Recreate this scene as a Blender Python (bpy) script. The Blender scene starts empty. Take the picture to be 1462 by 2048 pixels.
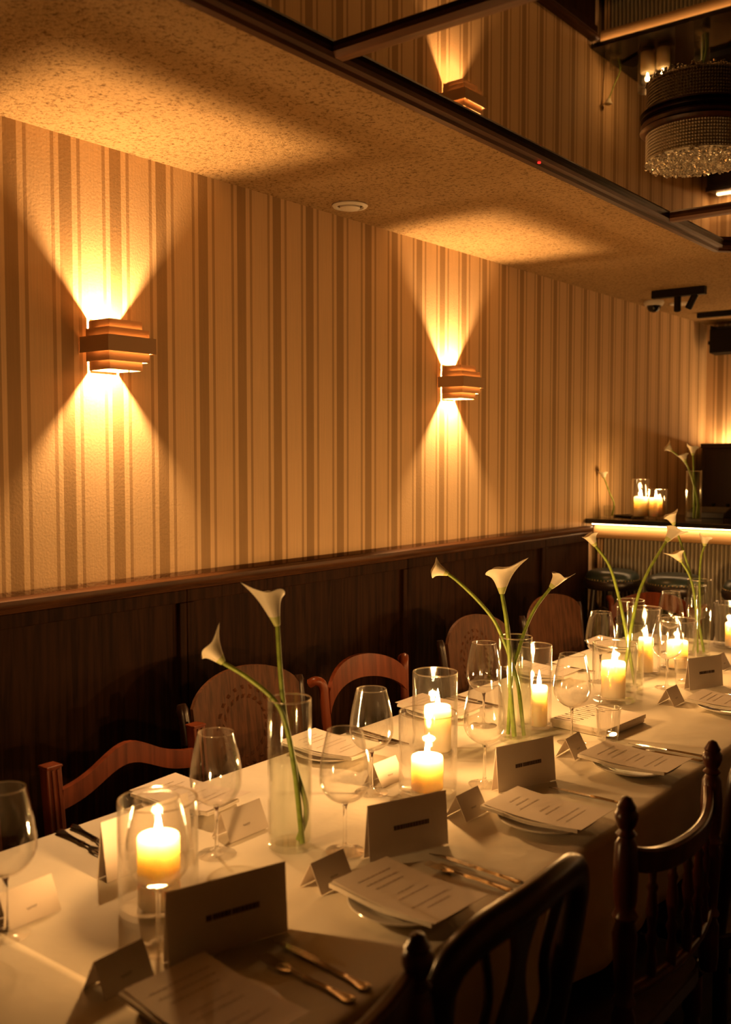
import bpy, math, random
from mathutils import Vector, Matrix
from math import sin, cos, pi, sqrt, exp, radians, tan, atan
random.seed(7)
scene = bpy.context.scene
COL = scene.collection

# ------------------------------------------------------------------ camera
F_PX, PW, PH = 1991.0, 1462.0, 2048.0
YAW, PITCH = radians(38.16), radians(3.22)
CAM = Vector((2.25, 0.0, 1.55))
FH = Vector((-sin(YAW), cos(YAW), 0)); RIGHT = Vector((cos(YAW), sin(YAW), 0)); UP = Vector((0, 0, 1))
FWD = FH*cos(PITCH) - UP*sin(PITCH); CUP = FH*sin(PITCH) + UP*cos(PITCH)
cd = bpy.data.cameras.new('camera'); cam = bpy.data.objects.new('camera', cd); COL.objects.link(cam)
cd.sensor_fit = 'VERTICAL'; cd.sensor_height = 36.0; cd.sensor_width = 36.0*PW/PH
cd.lens = 36.0*F_PX/PH; cd.clip_start = 0.05; cd.clip_end = 60
cam.matrix_world = Matrix(((RIGHT.x, CUP.x, -FWD.x, CAM.x), (RIGHT.y, CUP.y, -FWD.y, CAM.y),
                           (RIGHT.z, CUP.z, -FWD.z, CAM.z), (0, 0, 0, 1)))
cd.dof.use_dof = True; cd.dof.focus_distance = 2.95; cd.dof.aperture_fstop = 3.2
scene.camera = cam

# ------------------------------------------------------------------ world, exposure, light colours
w = bpy.data.worlds.new('world'); scene.world = w; w.use_nodes = True
w.node_tree.nodes['Background'].inputs[0].default_value = (1.0, 0.5, 0.2, 1)
w.node_tree.nodes['Background'].inputs[1].default_value = 0.0
vs = scene.view_settings
vs.view_transform = 'Standard'; vs.look = 'None'; vs.exposure = 0.0; vs.gamma = 1.0; vs.use_curve_mapping = False
cy = scene.cycles
cy.max_bounces = 8; cy.diffuse_bounces = 4; cy.glossy_bounces = 4; cy.transmission_bounces = 6
cy.transparent_max_bounces = 44; cy.caustics_reflective = False; cy.caustics_refractive = False
cy.sample_clamp_indirect = 3.0
LAMP = (1.0, 0.55, 0.215)
FLAME = (1.0, 0.49, 0.15)
W_SCONCE, W_CANDLE, W_STRIP = 48.0, 4.2, 32.0

# ------------------------------------------------------------------ helpers
class MB:
    def __init__(s): s.v = []; s.f = []
    def add(s, vs, fs):
        o = len(s.v); s.v += [tuple(p) for p in vs]; s.f += [tuple(i+o for i in f) for f in fs]; return s
    def box(s, x0, x1, y0, y1, z0, z1):
        return s.add([(x0,y0,z0),(x1,y0,z0),(x1,y1,z0),(x0,y1,z0),(x0,y0,z1),(x1,y0,z1),(x1,y1,z1),(x0,y1,z1)],
                     [(0,3,2,1),(4,5,6,7),(0,1,5,4),(1,2,6,5),(2,3,7,6),(3,0,4,7)])
    def obox(s, c, sx, sy, sz, R):
        pts = []
        for dz in (-1, 1):
            for dx, dy in ((-1,-1),(1,-1),(1,1),(-1,1)):
                pts.append(Vector(c) + R @ Vector((dx*sx/2, dy*sy/2, dz*sz/2)))
        return s.add(pts, [(0,3,2,1),(4,5,6,7),(0,1,5,4),(1,2,6,5),(2,3,7,6),(3,0,4,7)])
    def lathe(s, prof, n=24, c=(0,0,0), M=None):
        vs, fs, idx = [], [], []
        for r, z in prof:
            if r < 1e-6: idx.append([len(vs)]*n); vs.append((0,0,z))
            else:
                idx.append(list(range(len(vs), len(vs)+n)))
                vs += [(r*cos(2*pi*k/n), r*sin(2*pi*k/n), z) for k in range(n)]
        for a, b in zip(idx, idx[1:]):
            for k in range(n):
                q = [a[k], a[(k+1)%n], b[(k+1)%n], b[k]]
                q2 = []
                for i in q:
                    if i not in q2: q2.append(i)
                if len(q2) > 2: fs.append(q2)
        if M: vs = [M @ Vector(p) for p in vs]
        c = Vector(c)
        return s.add([Vector(p)+c for p in vs], fs)
    def tube(s, pts, rad, n=8, flat=1.0, side=None, caps=True):
        pts = [Vector(p) for p in pts]; m = len(pts)
        if not isinstance(rad, (list, tuple)): rad = [rad]*m
        vs, fs = [], []
        up = Vector(side) if side else None
        prev = None
        for i, p in enumerate(pts):
            t = (pts[min(i+1,m-1)] - pts[max(i-1,0)]).normalized()
            if up is not None: a = up - t*up.dot(t)
            elif prev is None:
                a = Vector((0,0,1)) if abs(t.z) < .9 else Vector((1,0,0)); a = a - t*a.dot(t)
            else: a = prev - t*prev.dot(t)
            a.normalize(); prev = a; b = t.cross(a)
            vs += [p + a*rad[i]*cos(2*pi*k/n) + b*rad[i]*flat*sin(2*pi*k/n) for k in range(n)]
        for i in range(m-1):
            for k in range(n):
                fs.append((i*n+k, i*n+(k+1)%n, (i+1)*n+(k+1)%n, (i+1)*n+k))
        if caps: fs.append(tuple(range(n))[::-1]); fs.append(tuple((m-1)*n+k for k in range(n)))
        return s.add(vs, fs)
    def prism(s, poly, off, f=lambda a, b: (a, b, 0)):
        """polygon (2d list) mapped by f to 3d, extruded by off"""
        a = [Vector(f(*p)) for p in poly]; o = Vector(off); n = len(a)
        fs = [tuple(range(n))[::-1], tuple(range(n, 2*n))] + [(i, (i+1)%n, n+(i+1)%n, n+i) for i in range(n)]
        return s.add(a + [p+o for p in a], fs)
    def strip(s, top, bot, off):
        """solid band between two point lists, thickened by off"""
        n = len(top); o = Vector(off)
        T = [Vector(p) for p in top]; B = [Vector(p) for p in bot]
        vs = T + B + [p+o for p in T] + [p+o for p in B]; fs = []
        for i in range(n-1):
            fs += [(i, i+1, n+i+1, n+i), (2*n+i, 3*n+i, 3*n+i+1, 2*n+i+1), (i, 2*n+i, 2*n+i+1, i+1), (n+i, n+i+1, 3*n+i+1, 3*n+i)]
        fs += [(0, n, 3*n, 2*n), (n-1, 3*n-1, 4*n-1, 2*n-1)]
        return s.add(vs, fs)
    def mesh(s, name, mat, smooth=None):
        me = bpy.data.meshes.new(name); me.from_pydata(s.v, [], s.f); me.validate(); me.update()
        import bmesh
        bm = bmesh.new(); bm.from_mesh(me); bmesh.ops.recalc_face_normals(bm, faces=bm.faces); bm.to_mesh(me); bm.free()
        if smooth is not None:
            for p in me.polygons: p.use_smooth = True
            if smooth < 179: me.set_sharp_from_angle(angle=radians(smooth))
        me.materials.append(mat); return me
    def build(s, name, mat, parent=None, smooth=None, bevel=0, loc=None):
        o = bpy.data.objects.new(name, s.mesh(name, mat, smooth)); COL.objects.link(o)
        if parent: o.parent = parent
        if loc is not None: o.location = loc
        if bevel:
            m = o.modifiers.new('bevel', 'BEVEL'); m.width = bevel; m.segments = 2; m.limit_method = 'ANGLE'
        return o

def link(name, me, parent=None, loc=None, rz=0):
    o = bpy.data.objects.new(name, me); COL.objects.link(o)
    if parent: o.parent = parent
    if loc is not None: o.location = loc
    o.rotation_euler.z = rz
    return o
def tag(o, label=None, cat=None, group=None, kind=None):
    if label: o['label'] = label
    if cat: o['category'] = cat
    if group: o['group'] = group
    if kind: o['kind'] = kind
    return o
def empty(name, loc=(0,0,0), rz=0):
    o = bpy.data.objects.new(name, None); COL.objects.link(o); o.location = loc; o.rotation_euler.z = rz
    o.empty_display_size = .05
    return o
def copy_tree(o, parent=None):
    c = o.copy(); COL.objects.link(c)
    if parent: c.parent = parent
    for ch in list(o.children): copy_tree(ch, c)
    return c
def at(px, py, depth):
    """photo pixel at a given distance along the lens axis -> place in the room"""
    return CAM + (FWD*F_PX + RIGHT*(px-PW/2) + CUP*(PH/2-py))*(depth/F_PX)
def depth_of(p): return (Vector(p)-CAM).dot(FWD)
def smooth_path(pts, n=8):
    """Catmull-Rom through pts"""
    P = [Vector(p) for p in pts]; P = [2*P[0]-P[1]] + P + [2*P[-1]-P[-2]]; out = []
    for i in range(1, len(P)-2):
        a, b, c, d = P[i-1:i+3]
        for k in range(n):
            t = k/n
            out.append(.5*((2*b)+(c-a)*t+(2*a-5*b+4*c-d)*t*t+(3*b-a-3*c+d)*t**3))
    out.append(P[-2]); return out

# ------------------------------------------------------------------ materials
M = {}
def mat(name, col, rough=.6, metal=0, noise=0, nscale=40, bump=0, bscale=80, spec=.5, stretch=None, coords='Object', col2=None, sss=0):
    m = bpy.data.materials.new(name); m.use_nodes = True; nt = m.node_tree; b = nt.nodes['Principled BSDF']
    b.inputs['Base Color'].default_value = (*col, 1); b.inputs['Roughness'].default_value = rough
    b.inputs['Metallic'].default_value = metal; b.inputs['Specular IOR Level'].default_value = spec
    if noise or bump:
        tc = nt.nodes.new('ShaderNodeTexCoord'); mp = nt.nodes.new('ShaderNodeMapping')
        mp.inputs['Scale'].default_value = stretch or (1, 1, 1)
        nt.links.new(tc.outputs[coords], mp.inputs[0])
    if noise:
        n = nt.nodes.new('ShaderNodeTexNoise'); n.inputs['Scale'].default_value = nscale; n.inputs['Detail'].default_value = 4
        nt.links.new(mp.outputs[0], n.inputs[0])
        r = nt.nodes.new('ShaderNodeValToRGB'); c2 = col2 or tuple(c*(1-noise) for c in col)
        r.color_ramp.elements[0].position = .35; r.color_ramp.elements[0].color = (*c2, 1)
        r.color_ramp.elements[1].position = .65; r.color_ramp.elements[1].color = (*col, 1)
        nt.links.new(n.outputs[0], r.inputs[0]); nt.links.new(r.outputs[0], b.inputs['Base Color'])
    if bump:
        n2 = nt.nodes.new('ShaderNodeTexNoise'); n2.inputs['Scale'].default_value = bscale; n2.inputs['Detail'].default_value = 3
        nt.links.new(mp.outputs[0], n2.inputs[0])
        bp = nt.nodes.new('ShaderNodeBump'); bp.inputs['Strength'].default_value = bump; bp.inputs['Distance'].default_value = .004
        nt.links.new(n2.outputs[0], bp.inputs['Height']); nt.links.new(bp.outputs[0], b.inputs['Normal'])
    if sss:
        b.inputs['Subsurface Weight'].default_value = 1.0; b.inputs['Subsurface Radius'].default_value = (1.0, .74, .45)
        b.inputs['Subsurface Scale'].default_value = sss; b.subsurface_method = 'BURLEY'
    M[name] = m; return m

def wallpaper(name, axis, phase):
    m = bpy.data.materials.new(name); m.use_nodes = True; nt = m.node_tree; b = nt.nodes['Principled BSDF']
    b.inputs['Roughness'].default_value = .75; b.inputs['Specular IOR Level'].default_value = .25
    tc = nt.nodes.new('ShaderNodeTexCoord'); sp = nt.nodes.new('ShaderNodeSeparateXYZ'); nt.links.new(tc.outputs['Object'], sp.inputs[0])
    def math_(op, a, v):
        n = nt.nodes.new('ShaderNodeMath'); n.operation = op
        if isinstance(a, (int, float)): n.inputs[0].default_value = a
        else: nt.links.new(a, n.inputs[0])
        n.inputs[1].default_value = v; return n.outputs[0]
    t = math_('FRACT', math_('DIVIDE', math_('SUBTRACT', sp.outputs[axis], phase), .1608), 0)
    r = nt.nodes.new('ShaderNodeValToRGB'); r.color_ramp.interpolation = 'CONSTANT'
    light, dark, gap = (.72, .505, .285, 1), (.41, .265, .130, 1), (.75, .53, .30, 1)
    thin = (.46, .30, .155, 1)
    els = [(0, dark), (.235, gap), (.340, thin), (.407, light), (.843, thin), (.907, gap)]
    e = r.color_ramp.elements; e[0].position = 0; e[0].color = els[0][1]; e[1].position = els[1][0]; e[1].color = els[1][1]
    for p_, c_ in els[2:]:
        k = e.new(p_); k.color = c_
    nt.links.new(t, r.inputs[0])
    mp = nt.nodes.new('ShaderNodeMapping'); mp.inputs['Scale'].default_value = (1, 1, .02) ; nt.links.new(tc.outputs['Object'], mp.inputs[0])
    n = nt.nodes.new('ShaderNodeTexNoise'); n.inputs['Scale'].default_value = 260; n.inputs['Detail'].default_value = 2; nt.links.new(mp.outputs[0], n.inputs[0])
    r2 = nt.nodes.new('ShaderNodeValToRGB'); r2.color_ramp.elements[0].color = (.93, .93, .93, 1); r2.color_ramp.elements[1].color = (1.04, 1.04, 1.04, 1)
    r2.color_ramp.elements[0].position = .3; r2.color_ramp.elements[1].position = .7
    nt.links.new(n.outputs[0], r2.inputs[0])
    mx = nt.nodes.new('ShaderNodeMix'); mx.data_type = 'RGBA'; mx.blend_type = 'MULTIPLY'; mx.inputs[0].default_value = 1
    nt.links.new(r.outputs[0], mx.inputs[6]); nt.links.new(r2.outputs[0], mx.inputs[7]); nt.links.new(mx.outputs[2], b.inputs['Base Color'])
    n3 = nt.nodes.new('ShaderNodeTexNoise'); n3.inputs['Scale'].default_value = 140
    nt.links.new(tc.outputs['Object'], n3.inputs[0])
    bp = nt.nodes.new('ShaderNodeBump'); bp.inputs['Strength'].default_value = .15; bp.inputs['Distance'].default_value = .003
    nt.links.new(n3.outputs[0], bp.inputs['Height']); nt.links.new(bp.outputs[0], b.inputs['Normal'])
    M[name] = m; return m

def plaster(name):
    m = bpy.data.materials.new(name); m.use_nodes = True; nt = m.node_tree; b = nt.nodes['Principled BSDF']
    b.inputs['Roughness'].default_value = .95; b.inputs['Specular IOR Level'].default_value = .1
    tc = nt.nodes.new('ShaderNodeTexCoord')
    v = nt.nodes.new('ShaderNodeTexNoise'); v.inputs['Scale'].default_value = 105; v.inputs['Detail'].default_value = 5; v.inputs['Roughness'].default_value = .65
    nt.links.new(tc.outputs['Object'], v.inputs[0])
    r = nt.nodes.new('ShaderNodeValToRGB')
    e = r.color_ramp.elements; e[0].position = .33; e[0].color = (.15, .085, .032, 1); e[1].position = .50; e[1].color = (.46, .31, .15, 1)
    nt.links.new(v.outputs[0], r.inputs[0]); nt.links.new(r.outputs[0], b.inputs['Base Color'])
    bp = nt.nodes.new('ShaderNodeBump'); bp.inputs['Strength'].default_value = 1.0; bp.inputs['Distance'].default_value = .010
    nt.links.new(v.outputs[0], bp.inputs['Height']); nt.links.new(bp.outputs[0], b.inputs['Normal'])
    M[name] = m; return m

def wood(name, c1, c2, rough=.4, axis=2, scale=14, bump=.15, spec=.5):
    m = bpy.data.materials.new(name); m.use_nodes = True; nt = m.node_tree; b = nt.nodes['Principled BSDF']
    b.inputs['Roughness'].default_value = rough; b.inputs['Specular IOR Level'].default_value = spec
    tc = nt.nodes.new('ShaderNodeTexCoord'); mp = nt.nodes.new('ShaderNodeMapping')
    s = [1, 1, 1]; s[axis] = .06; mp.inputs['Scale'].default_value = s; nt.links.new(tc.outputs['Object'], mp.inputs[0])
    n = nt.nodes.new('ShaderNodeTexNoise'); n.inputs['Scale'].default_value = scale*4; n.inputs['Detail'].default_value = 6; n.inputs['Distortion'].default_value = .6
    nt.links.new(mp.outputs[0], n.inputs[0])
    r = nt.nodes.new('ShaderNodeValToRGB'); e = r.color_ramp.elements
    e[0].position = .33; e[0].color = (*c2, 1); e[1].position = .62; e[1].color = (*c1, 1)
    nt.links.new(n.outputs[0], r.inputs[0]); nt.links.new(r.outputs[0], b.inputs['Base Color'])
    bp = nt.nodes.new('ShaderNodeBump'); bp.inputs['Strength'].default_value = bump; bp.inputs['Distance'].default_value = .002
    nt.links.new(n.outputs[0], bp.inputs['Height']); nt.links.new(bp.outputs[0], b.inputs['Normal'])
    M[name] = m; return m

def thin_glass(name, tint=(.985, .985, .98), base=.04, rough=0.0, soft=.3, power=4.5, gain=.65):
    m = bpy.data.materials.new(name); m.use_nodes = True; nt = m.node_tree
    for n in list(nt.nodes):
        if n.type == 'BSDF_PRINCIPLED': nt.nodes.remove(n)
    out = [n for n in nt.nodes if n.type == 'OUTPUT_MATERIAL'][0]
    t = nt.nodes.new('ShaderNodeBsdfTransparent'); t.inputs[0].default_value = (*tint, 1)
    g0 = nt.nodes.new('ShaderNodeBsdfGlossy'); g0.inputs['Roughness'].default_value = rough; g0.inputs[0].default_value = (1, 1, 1, 1)
    g1 = nt.nodes.new('ShaderNodeBsdfGlossy'); g1.inputs['Roughness'].default_value = .11; g1.inputs[0].default_value = (1, 1, 1, 1)
    g = nt.nodes.new('ShaderNodeMixShader'); g.inputs[0].default_value = soft; nt.links.new(g0.outputs[0], g.inputs[1]); nt.links.new(g1.outputs[0], g.inputs[2])
    lw = nt.nodes.new('ShaderNodeLayerWeight'); lw.inputs[0].default_value = .5
    p = nt.nodes.new('ShaderNodeMath'); p.operation = 'POWER'; nt.links.new(lw.outputs['Facing'], p.inputs[0]); p.inputs[1].default_value = power
    ma = nt.nodes.new('ShaderNodeMath'); ma.operation = 'MULTIPLY_ADD'; nt.links.new(p.outputs[0], ma.inputs[0]); ma.inputs[1].default_value = gain; ma.inputs[2].default_value = base
    mx = nt.nodes.new('ShaderNodeMixShader'); nt.links.new(ma.outputs[0], mx.inputs[0]); nt.links.new(t.outputs[0], mx.inputs[1]); nt.links.new(g.outputs[0], mx.inputs[2])
    nt.links.new(mx.outputs[0], out.inputs[0]); M[name] = m; return m

def emit(name, col, strength, see_through=False):
    m = bpy.data.materials.new(name); m.use_nodes = True; nt = m.node_tree
    for n in list(nt.nodes):
        if n.type == 'BSDF_PRINCIPLED': nt.nodes.remove(n)
    out = [n for n in nt.nodes if n.type == 'OUTPUT_MATERIAL'][0]
    e = nt.nodes.new('ShaderNodeEmission'); e.inputs[0].default_value = (*col, 1); e.inputs[1].default_value = strength
    if see_through:
        t = nt.nodes.new('ShaderNodeBsdfTransparent'); a = nt.nodes.new('ShaderNodeAddShader')
        nt.links.new(e.outputs[0], a.inputs[0]); nt.links.new(t.outputs[0], a.inputs[1]); nt.links.new(a.outputs[0], out.inputs[0])
    else: nt.links.new(e.outputs[0], out.inputs[0])
    M[name] = m; return m

PHASE_END = .071
wallpaper('wallpaper_side', 1, 1.4137); wallpaper('wallpaper_end', 0, PHASE_END)
plaster('plaster')
wood('oak_dark', (.036, .014, .0055), (.014, .0050, .0020), .6, 2, 16, spec=.06)
wood('oak_rail', (.10, .040, .014), (.045, .017, .006), .45, 1, 16, spec=.18)
wood('frame_wood', (.07, .024, .009), (.03, .010, .004), .4, 1, 14, spec=.3)
wood('beam_wood', (.13, .050, .018), (.07, .026, .009), .4, 0, 14)
wood('red_wood', (.165, .036, .011), (.085, .017, .005), .34, 2, 10, spec=.25)
wood('brown_wood', (.10, .038, .015), (.045, .017, .006), .5, 2, 22, spec=.12)
wood('dark_wood', (.030, .012, .006), (.014, .006, .003), .28, 2, 10, spec=.4)
wood('mahogany', (.085, .022, .009), (.04, .011, .005), .28, 2, 10, spec=.4)
wood('bar_trim_wood', (.62, .38, .17), (.50, .29, .12), .4, 0, 10)
wood('floor_wood', (.06, .035, .02), (.03, .017, .01), .4, 1, 8)
m = mat('mirror', (.25, .21, .165), .015, 1.0)
mat('cloth', (.80, .74, .62), .9, noise=.05, nscale=9, bump=.9, bscale=11, spec=.15)
def solid_glass(name):
    m = mat(name, (1, 1, 1), 0.0); b = m.node_tree.nodes['Principled BSDF']; b.inputs['Transmission Weight'].default_value = 1.0; b.inputs['IOR'].default_value = 1.5
solid_glass('solid_glass')
thin_glass('glass', soft=.22, power=3.2, gain=.85); thin_glass('rim_glass', (.95, .95, .93), .30, 0, .6, 2.0, .5); thin_glass('tumbler_glass', (.97, .97, .96), .07, 0, .3, 2.6, .85); thin_glass('stemware', (.985, .985, .98), .05, 0, .14, 3.0, .85); thin_glass('water', (.95, .96, .93), .02, 0, .0)
thin_glass('vase_glass', (.97, .98, .96), .04, 0, .22, 3.2, .85)
mat('wax', (.97, .87, .64), .5, sss=.085)
mat('wick', (.02, .015, .01), .9)
emit('flame', (1.0, .70, .32), 60.0, True)
mat('stem', (.30, .42, .06), .45, noise=.3, nscale=60)
mat('spathe', (.86, .80, .62), .5, noise=.08, nscale=30)
mat('spathe_throat', (.52, .58, .20), .5)
mat('spadix', (.85, .60, .08), .6)
mat('paper', (.80, .71, .62), .85, noise=.04, nscale=15, spec=.15)
mat('print', (.10, .06, .045), .8)
mat('faint_print', (.42, .34, .27), .8)
mat('ceramic', (.80, .76, .68), .15)
mat('napkin', (.80, .74, .64), .9, bump=.3, bscale=60, spec=.15)
mat('silver', (.46, .42, .36), .16, 1.0)
mat('counter_stone', (.012, .011, .010), .12)
emit('led', (1.0, .60, .27), W_STRIP)
mat('fluted_metal', (.34, .29, .20), .45, .2)
mat('leather', (.030, .045, .040), .28, bump=.1, bscale=150)
mat('brass_nail', (.65, .48, .22), .3, 1.0)
mat('stool_wood', (.022, .013, .009), .35)
mat('cabinet', (.035, .018, .010), .3, noise=.3, nscale=8, stretch=(6, 6, .3))
mat('black_plastic', (.008, .007, .007), .55, spec=.2)
mat('white_plastic', (.74, .70, .62), .45)
mat('dark_dome', (.01, .01, .01), .05)
mat('crystal', (.85, .80, .70), .06, .5)
mat('crystal_drum', (.86, .78, .64), .3, .0)
mat('sconce_metal', (.46, .30, .17), .5, .15)
mat('sconce_inner', (.88, .74, .50), .6)
emit('bulb', (1.0, .62, .25), 30.0)
mat('dark_paint', (.10, .07, .05), .8)
mat('pale_oak', (.5, .33, .17), .4)

def point_light(name, parent, loc, watts, radius, col):
    l = bpy.data.lights.new(name, 'POINT'); l.energy = watts; l.shadow_soft_size = radius; l.color = col
    o = bpy.data.objects.new(name, l); COL.objects.link(o); o.parent = parent; o.location = loc
    return o

# ------------------------------------------------------------------ the setting
CEIL, BACK, RAILZ = 2.386, 6.40, 1.194
X1, Y0 = 4.3, -2.4
wl = MB().box(-.12, 0, Y0, BACK, 0, CEIL+.2).build('wall_left', M['wallpaper_side']); tag(wl, kind='structure')
wb = MB().box(-.12, X1, BACK, BACK+.12, 0, CEIL+.2).build('wall_back', M['wallpaper_end']); tag(wb, kind='structure')
wr = MB().box(X1, X1+.12, Y0, BACK, 0, CEIL+.2).build('wall_right', M['wallpaper_side']); tag(wr, kind='structure')
wf = MB().box(-.12, X1, Y0-.12, Y0, 0, CEIL+.2).build('wall_front', M['wallpaper_end']); tag(wf, kind='structure')
fl = MB().box(-.12, X1+.12, Y0-.12, BACK+.12, -.1, 0).build('floor', M['dark_paint']); tag(fl, kind='structure')
for i in range(0, 31):
    x = i*.14
    MB().box(x+.001, x+.139, Y0, BACK, 0, .008).build('floorboard', M['floor_wood'], fl)

# wainscot on the left wall: panels, stiles, rails
joints = [-2.35, -1.25, -.15, .90, 1.976, 3.095, 4.206]
for a, b in zip(joints, joints[1:] + [4.70]):
    MB().box(0, .010, a, b, .12, 1.15).build('panel', M['oak_dark'], wl)
for j in joints[1:]:
    MB().box(.008, .026, j-.028, j-.001, .12, 1.118).build('stile', M['oak_dark'], wl, bevel=.003)
    MB().box(.008, .026, j+.001, j+.028, .12, 1.118).build('stile', M['oak_dark'], wl, bevel=.003)
for a, b in zip(joints, joints[1:] + [4.70]):
    MB().box(.008, .026, a+.001, b-.001, 1.118, 1.156).build('panel_top_rail', M['oak_dark'], wl, bevel=.003)
r_ = MB()
prof = [(0, 1.156), (.028, 1.156), (.032, 1.160), (.030, 1.166), (.040, 1.172), (.044, 1.180), (.044, 1.190), (.036, 1.194), (0, 1.194)]
r_.prism(prof, (0, 4.68-Y0, 0), lambda a, b: (a, Y0, b)).build('chair_rail', M['oak_rail'], wl, smooth=40)
MB().box(0, .03, Y0, 4.72, 0, .12).build('baseboard_left', M['oak_dark'], bevel=.004); tag(bpy.data.objects['baseboard_left'], kind='structure')

# ceiling: plaster field with the opening for the mirror
FX0, FX1, FY0, FY1 = .842, 3.30, -1.6, 4.19      # mirror field outer edge
CH = .13                                         # clipped corners
oct_ = [(FX0+CH, FY0), (FX1-CH, FY0), (FX1, FY0+CH), (FX1, FY1-CH), (FX1-CH, FY1), (FX0+CH, FY1), (FX0, FY1-CH), (FX0, FY0+CH)]
mz = 2.399
cb = MB()
out8 = [(FX0+CH, Y0), (FX1-CH, Y0), (X1, FY0+CH), (X1, FY1-CH), (FX1-CH, BACK), (FX0+CH, BACK), (0, FY1-CH), (0, FY0+CH)]
n8 = 8
vv = [(x, y, CEIL) for x, y in oct_] + [(x, y, CEIL) for x, y in out8] + [(0, Y0, CEIL), (X1, Y0, CEIL), (X1, BACK, CEIL), (0, BACK, CEIL)]
ff = [(i, (i+1)%8, 8+(i+1)%8, 8+i) for i in (0, 2, 4, 6)] + [(1, 2, 10, 17, 9), (3, 4, 12, 18, 11), (5, 6, 14, 19, 13), (7, 0, 8, 16, 15)]
cb.add(vv, ff)
cb.add([(x, y, z) for z in (CEIL, mz+.03) for x, y in oct_], [(i, (i+1)%8, 8+(i+1)%8, 8+i) for i in range(8)])
cb.add([(0, Y0, CEIL+.2), (X1, Y0, CEIL+.2), (X1, BACK, CEIL+.2), (0, BACK, CEIL+.2)], [(0, 1, 2, 3)])
ce = cb.build('ceiling', M['plaster']); tag(ce, kind='structure')
# mirror panes (each its own part of the ceiling) and frame
beams_y = [-.20, 1.65, 3.50]
def pane(poly):
    return MB().prism(poly, (0, 0, .006), lambda a, b: (a, b, mz)).build('mirror_pane', M['mirror'], ce)
ys = [FY0] + beams_y + [FY1]
for k in range(4):
    a, b = ys[k]+.002, ys[k+1]-.002
    poly = []
    if k == 0: poly = [(FX0+CH, a), (FX1-CH, a), (FX1, a+CH), (FX1, b), (FX0, b), (FX0, a+CH)]
    elif k == 3: poly = [(FX0, a), (FX1, a), (FX1, b-CH), (FX1-CH, b), (FX0+CH, b), (FX0, b-CH)]
    else: poly = [(FX0, a), (FX1, a), (FX1, b), (FX0, b)]
    pane(poly)
cx_, cy_ = (FX0+FX1)/2, (FY0+FY1)/2
def inset(d):
    o = []
    k = d*tan(radians(22.5))
    for (x, y), (nx, ny) in zip(oct_, [(k, d), (-k, d), (-d, k), (-d, -k), (-k, -d), (k, -d), (d, -k), (d, k)]): o.append((x+nx, y+ny))
    return o
fb = MB(); rings = [(-.006, CEIL), (-.006, CEIL-.010), (.006, CEIL-.018), (.022, CEIL-.016), (.026, CEIL-.008), (.040, CEIL-.006), (.046, CEIL+.002), (.046, mz)]
for (d0, z0), (d1, z1) in zip(rings, rings[1:]):
    a = [(x, y, z0) for x, y in inset(d0)]; b = [(x, y, z1) for x, y in inset(d1)]
    fb.add(a+b, [(i, (i+1)%8, 8+(i+1)%8, 8+i) for i in range(8)])
fb.build('mirror_frame', M['frame_wood'], ce)
for y in beams_y:
    MB().prism([(y-.026, mz), (y-.026, mz-.010), (y-.012, mz-.018), (y+.012, mz-.018), (y+.026, mz-.010), (y+.026, mz)],
               (FX1-FX0-.08, 0, 0), lambda a, b: (FX0+.04, a, b)).build('mirror_batten', M['beam_wood'], ce)
MB().lathe([(0, 0), (.006, 0), (.006, -.004), (0, -.005)], 10, (.868, 2.55, CEIL-.008)).build('indicator_light', emit('red_led', (1, .03, .02), 1.5), ce)

# ------------------------------------------------------------------ wall sconces
def rect_ring(mb, hw, d, z0, z1, t=.003, xb=.004):
    # three-sided box sleeve open to the wall: outer half width hw, depth d
    for (x0, x1, y0, y1) in ((xb, d, -hw, -hw+t), (xb, d, hw-t, hw), (d-t, d, -hw+t, hw-t)):
        mb.box(x0, x1, y0, y1, z0, z1)
    return mb
def sconce(loc, label, rz=0, group='stepped wall sconces'):
    t = empty('wall_sconce', loc, rz); tag(t, label, 'wall lamp', group)
    MB().box(0, .004, -.040, .040, -.066, .066).build('back_plate', M['sconce_metal'], t)
    for hw, d, z0, z1 in ((.0795, .126, -.021, .021), (.0665, .112, .016, .043), (.0665, .112, -.044, -.016), (.0540, .098, .038, .066), (.0540, .098, -.066, -.039)):
        rect_ring(MB(), hw, d, z0, z1, xb=.004 if hw > .07 else (.014 if hw > .06 else .025)).build('shade_tier', M['sconce_metal'], t)
    for sx in (-1, 1):  # added baffles: stop the lamp streaking the wall through the tier gaps
        MB().box(.004, .047, sx*.0480-.0012, sx*.0480+.0012, -.066, .066).build('side_light_baffle', M['sconce_metal'], t)
    MB().lathe([(0, -.016), (.009, -.012), (.012, 0), (.009, .012), (0, .016)], 12, (.044, 0, 0)).build('bulb', M['bulb_clear'], t)
    point_light('lamp', t, (.044, 0, 0), W_SCONCE, .010, LAMP)
    return t
emit('bulb_clear', (1.0, .62, .25), 30.0, True)
sconce((0, 1.707, 1.845), 'stepped copper sconce on striped wall above the camel-backed chair')
sconce((0, 3.405, 1.845), 'stepped copper sconce on striped wall nearer the bar')

# ------------------------------------------------------------------ ceiling fittings
t = empty('ceiling_vent', (.127, 2.618, CEIL)); tag(t, 'round white recessed fitting in the plaster ceiling between the sconces', 'ceiling fitting')  # round ceiling vent with an inner cap
MB().lathe([(.044, .002), (.058, .001), (.060, -.004), (.056, -.009), (.046, -.010), (.043, -.004)], 32).build('rim', M['white_plastic'], t, smooth=50)
MB().lathe([(.034, .0), (.034, -.012), (.026, -.017), (0, -.018)], 32).build('cap', M['white_plastic'], t, smooth=50)

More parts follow.
